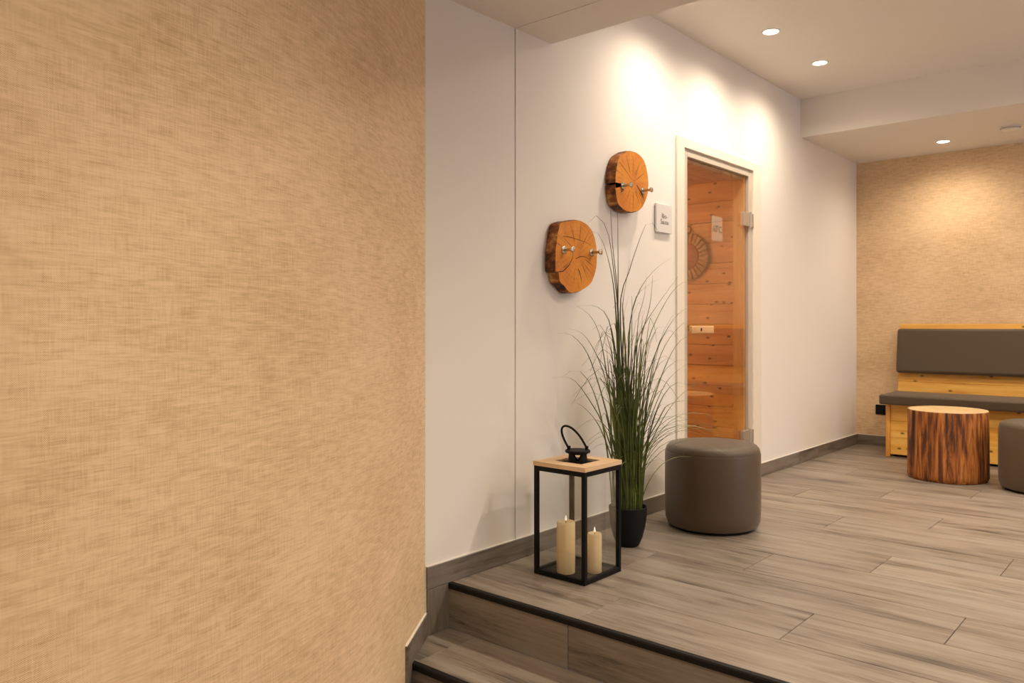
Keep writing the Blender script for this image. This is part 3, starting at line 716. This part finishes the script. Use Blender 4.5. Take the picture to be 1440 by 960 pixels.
# bail handle leaning over, with lugs
d1 = Vector((math.cos(.62), math.sin(.62), 0))*1.0
hb = [Vector((0, 0, zt+.012))+d1*(-.036), Vector((0, 0, zt+.012))+d1*.036]
lean = Vector((-.62, -.42, 0))
loop = []
for i in range(21):
    a = PI-PI*i/20; w = .037*math.cos(a)*(1+.12*math.sin(a)); u = math.sin(a)**.8*.105
    loop.append(Vector((0, 0, zt+.016))+d1*w+Vector((lean.x*u*.62, lean.y*u*.62, u*.86)))
obj('handle', tube(bmesh.new(), loop, .0046, 10), M_BLACK, t, smooth=True)
for p in hb: obj('handle_lug', B(p.x-.006, p.x+.006, p.y-.006, p.y+.006, zt+.0101, zt+.026, .002), M_BLACK, t)
def candle(x, y, r, hgt, label, lit):
    c = thing('pillar_candle', label, 'candle', (x, y, .0092), 0, 'candles in the lantern')
    obj('wax', lathe(bmesh.new(), [(0, 0), (r-.002, 0), (r, .003), (r, hgt-.005), (r-.003, hgt), (r-.008, hgt-.001), (r*.5, hgt-.006), (0, hgt-.007)], 48, rf=lambda a, z, q: q*(1+(.02*noise.noise(Vector((math.cos(a)*2, math.sin(a)*2, z*20)))))), M_WAX, c, smooth=True)
    obj('wick', tube(bmesh.new(), [(0, 0, hgt-.008), (0, 0, hgt+.004)], .0012, 6), M_CRACK, c)
    obj('flame', lathe(bmesh.new(), [(0, hgt+.001), (.004, hgt+.005), (.0045, hgt+.010), (.0028, hgt+.018), (0, hgt+.026)], 14), M_FLAME, c, smooth=True)
candle(-1.938, 2.556, .0375, .205, 'thicker, taller ivory pillar candle inside the lantern', 1)
candle(-1.851, 2.632, .0290, .158, 'slimmer, shorter ivory pillar candle inside the lantern', 1)

# ------------------------------------------------------------------ grass plant
PX, PY = -1.985, 3.085
t = thing('potted_grass_plant', 'tall arching ornamental grass in a small black pot between lantern and stool', 'plant', (PX, PY, 0))
obj('pot', lathe(bmesh.new(), [(0, .001), (.046, .001), (.052, .006), (.066, .04), (.079, .09), (.0855, .14), (.087, .178), (.083, .180), (.081, .176), (.079, .14), (.076, .13), (0, .13)], 56), M_POT, t, smooth=True)
obj('soil', lathe(bmesh.new(), [(0, .1602), (.04, .158), (.0795, .152)], 32), M_SOIL, t, smooth=True)
GR = []
for nm, c0, c1_ in (('a', (62, 76, 30), (98, 112, 48)), ('b', (88, 102, 44), (134, 142, 70)), ('c', (48, 60, 26), (84, 94, 42))):
    a = N('grass_blade_'+{'a': 'dark', 'b': 'light', 'c': 'deep'}[nm], .5); v = a.coord('Object', (1, 1, 3)); a.color(a.ramp(a.noise(v, 3, 3), [(.35, srgb(*c0)), (.65, srgb(*c1_))])); GR.append(a.m)
def blade(pts, w, mat):
    P = [Vector(p) for p in pts]; bm = bmesh.new(); n = len(P); rows = []
    sd0 = None
    for i, p in enumerate(P):
        tv = (P[min(i+1, n-1)]-P[max(i-1, 0)]).normalized(); s = tv.cross(Vector((0, 0, 1)))
        if s.length < .08: s = sd0 if sd0 is not None else Vector((1, 0, 0))
        s.normalize()
        if sd0 is not None and s.dot(sd0) < 0: s = -s
        sd0 = s; nn = s.cross(tv); u = i/(n-1); ww = w*(.75+.6*u if u < .3 else .93*(1-((u-.3)/.7)**1.6))+.0005
        rows.append((bm.verts.new(p-s*ww), bm.verts.new(p+nn*ww*.5), bm.verts.new(p+s*ww)))
    for A_, C_ in zip(rows, rows[1:]):
        bm.faces.new((A_[0], A_[1], C_[1], C_[0])); bm.faces.new((A_[1], A_[2], C_[2], C_[1]))
    return obj('blade', bm, mat, t, smooth=True)
# the conspicuous outer blades: (along-wall position, height) from tip to lower stem, and offset from the wall
KEY = [[(2.732, 1.434), (2.787, 1.469), (2.872, 1.415), (2.92, 1.253), (2.97, .955)], [(2.768, 1.403), (2.805, 1.409), (2.876, 1.338), (2.95, 1.122)],
 [(2.878, 1.552), (2.901, 1.362), (2.95, 1.088)], [(2.962, 1.54), (2.966, 1.345), (2.966, 1.122)], [(3.327, 1.45), (3.236, 1.491), (3.158, 1.406), (3.052, 1.226), (2.99, 1.089)],
 [(3.386, 1.327), (3.224, 1.252), (3.094, 1.137), (3.031, .954)], [(3.304, 1.221), (3.202, 1.187), (3.073, 1.068)], [(3.743, 1.229), (3.533, 1.212), (3.362, 1.096), (3.202, .894)],
 [(3.636, 1.101), (3.483, 1.061), (3.315, .927), (3.18, .719)], [(3.729, 1.048), (3.533, .999), (3.339, .855)], [(3.716, .947), (3.533, .937), (3.386, .829), (3.224, .599)],
 [(2.525, .969), (2.617, .963), (2.741, .872), (2.872, .628)], [(2.609, 1.077), (2.741, 1.084), (2.853, 1.032), (2.93, .844)], [(2.452, .796), (2.6, .783), (2.741, .67), (2.834, .566)],
 [(3.636, .814), (3.483, .776), (3.339, .686)], [(3.702, .715), (3.533, .662), (3.362, .564)], [(3.77, .62), (3.434, .619), (3.315, .544)], [(2.669, 1.083), (2.778, 1.031), (2.853, .901)],
 [(2.583, .692), (2.669, .665), (2.796, .569)], [(2.55, .989), (2.669, .958), (2.796, .827), (2.891, .626)], [(3.533, 1.249), (3.202, .999), (3.115, .838)],
 [(3.247, 1.236), (3.224, 1.093), (3.137, .907)], [(3.011, 1.292), (2.986, 1.179), (2.974, 1.044)], [(3.147, 1.243), (3.137, 1.126), (3.094, .999)]]
def smooth_path(ctrl, n=14):
    c = catmull(ctrl, 6); m = len(c); L = [0]
    for a, b in zip(c, c[1:]): L.append(L[-1]+(b-a).length)
    out = []
    for i in range(n+1):
        s = L[-1]*i/n; k = max(j for j in range(m) if L[j] <= s+1e-9); k = min(k, m-2)
        u = (s-L[k])/max(L[k+1]-L[k], 1e-9); out.append(c[k].lerp(c[k+1], u))
    return out
for ki, K in enumerate(KEY):
    dx = random.uniform(-.02, .05); base = (random.uniform(-.035, .035), random.uniform(-.045, .045), .15)
    m = len(K); ctrl = [base]
    top = K[::-1]
    b0 = top[0]; ctrl.append((base[0]*.6+dx*.4, base[1]+(b0[0]-PY-base[1])*.38, .15+(b0[1]-.15)*.5))
    for j, (yy, zz) in enumerate(top): ctrl.append((dx*(.5+.5*j/m)+.025, yy-PY, zz))
    blade(smooth_path(ctrl, 22), random.uniform(.0030, .0042), random.choice(GR))
def rblade(dy, dx, H_, droop, w):
    base = Vector((random.uniform(-.05, .05), random.uniform(-.055, .055), .148)); ctrl = []
    for i in range(7):
        u = i/6
        z = .148+(H_-.148)*(math.sin(u*PI*.5*(1+droop))/1.0)
        ctrl.append((base.x+dx*u**1.9, base.y+dy*(u**(1.35+.8*droop)), z))
    path = smooth_path(ctrl, 13)
    for p in path:
        wx, wy = PX+p.x, PY+p.y
        if wx < XW+.012 or (math.hypot(wx+1.858, wy-3.662) < .245 and p.z < .432) or (abs(wx-LX) < .14 and abs(wy-LY) < .14 and p.z < .50): return False
    blade(path, w, random.choice(GR)); return True
for i in range(92):                       # dense upright core
    dy = random.gauss(0, .16); H_ = random.uniform(.55, 1.18)-abs(dy)*.55
    rblade(dy, random.uniform(-.10, .16), H_, random.uniform(.0, .22), random.uniform(.0034, .0056))
for i in range(64):                        # outward arching blades
    sgn = random.choice((-1, 1)); dy = sgn*random.uniform(.16, .46); H_ = random.uniform(.45, 1.12)-abs(dy)*.35
    rblade(dy, random.uniform(-.10, .12), H_, random.uniform(.12, .45), random.uniform(.0024, .0038))
for i in range(14):                        # low sprays towards and over the stool, in front of it
    dy = random.uniform(.30, .46); rblade(dy, random.uniform(.22, .36), random.uniform(.44, .60), random.uniform(.25, .5), random.uniform(.0020, .0030))
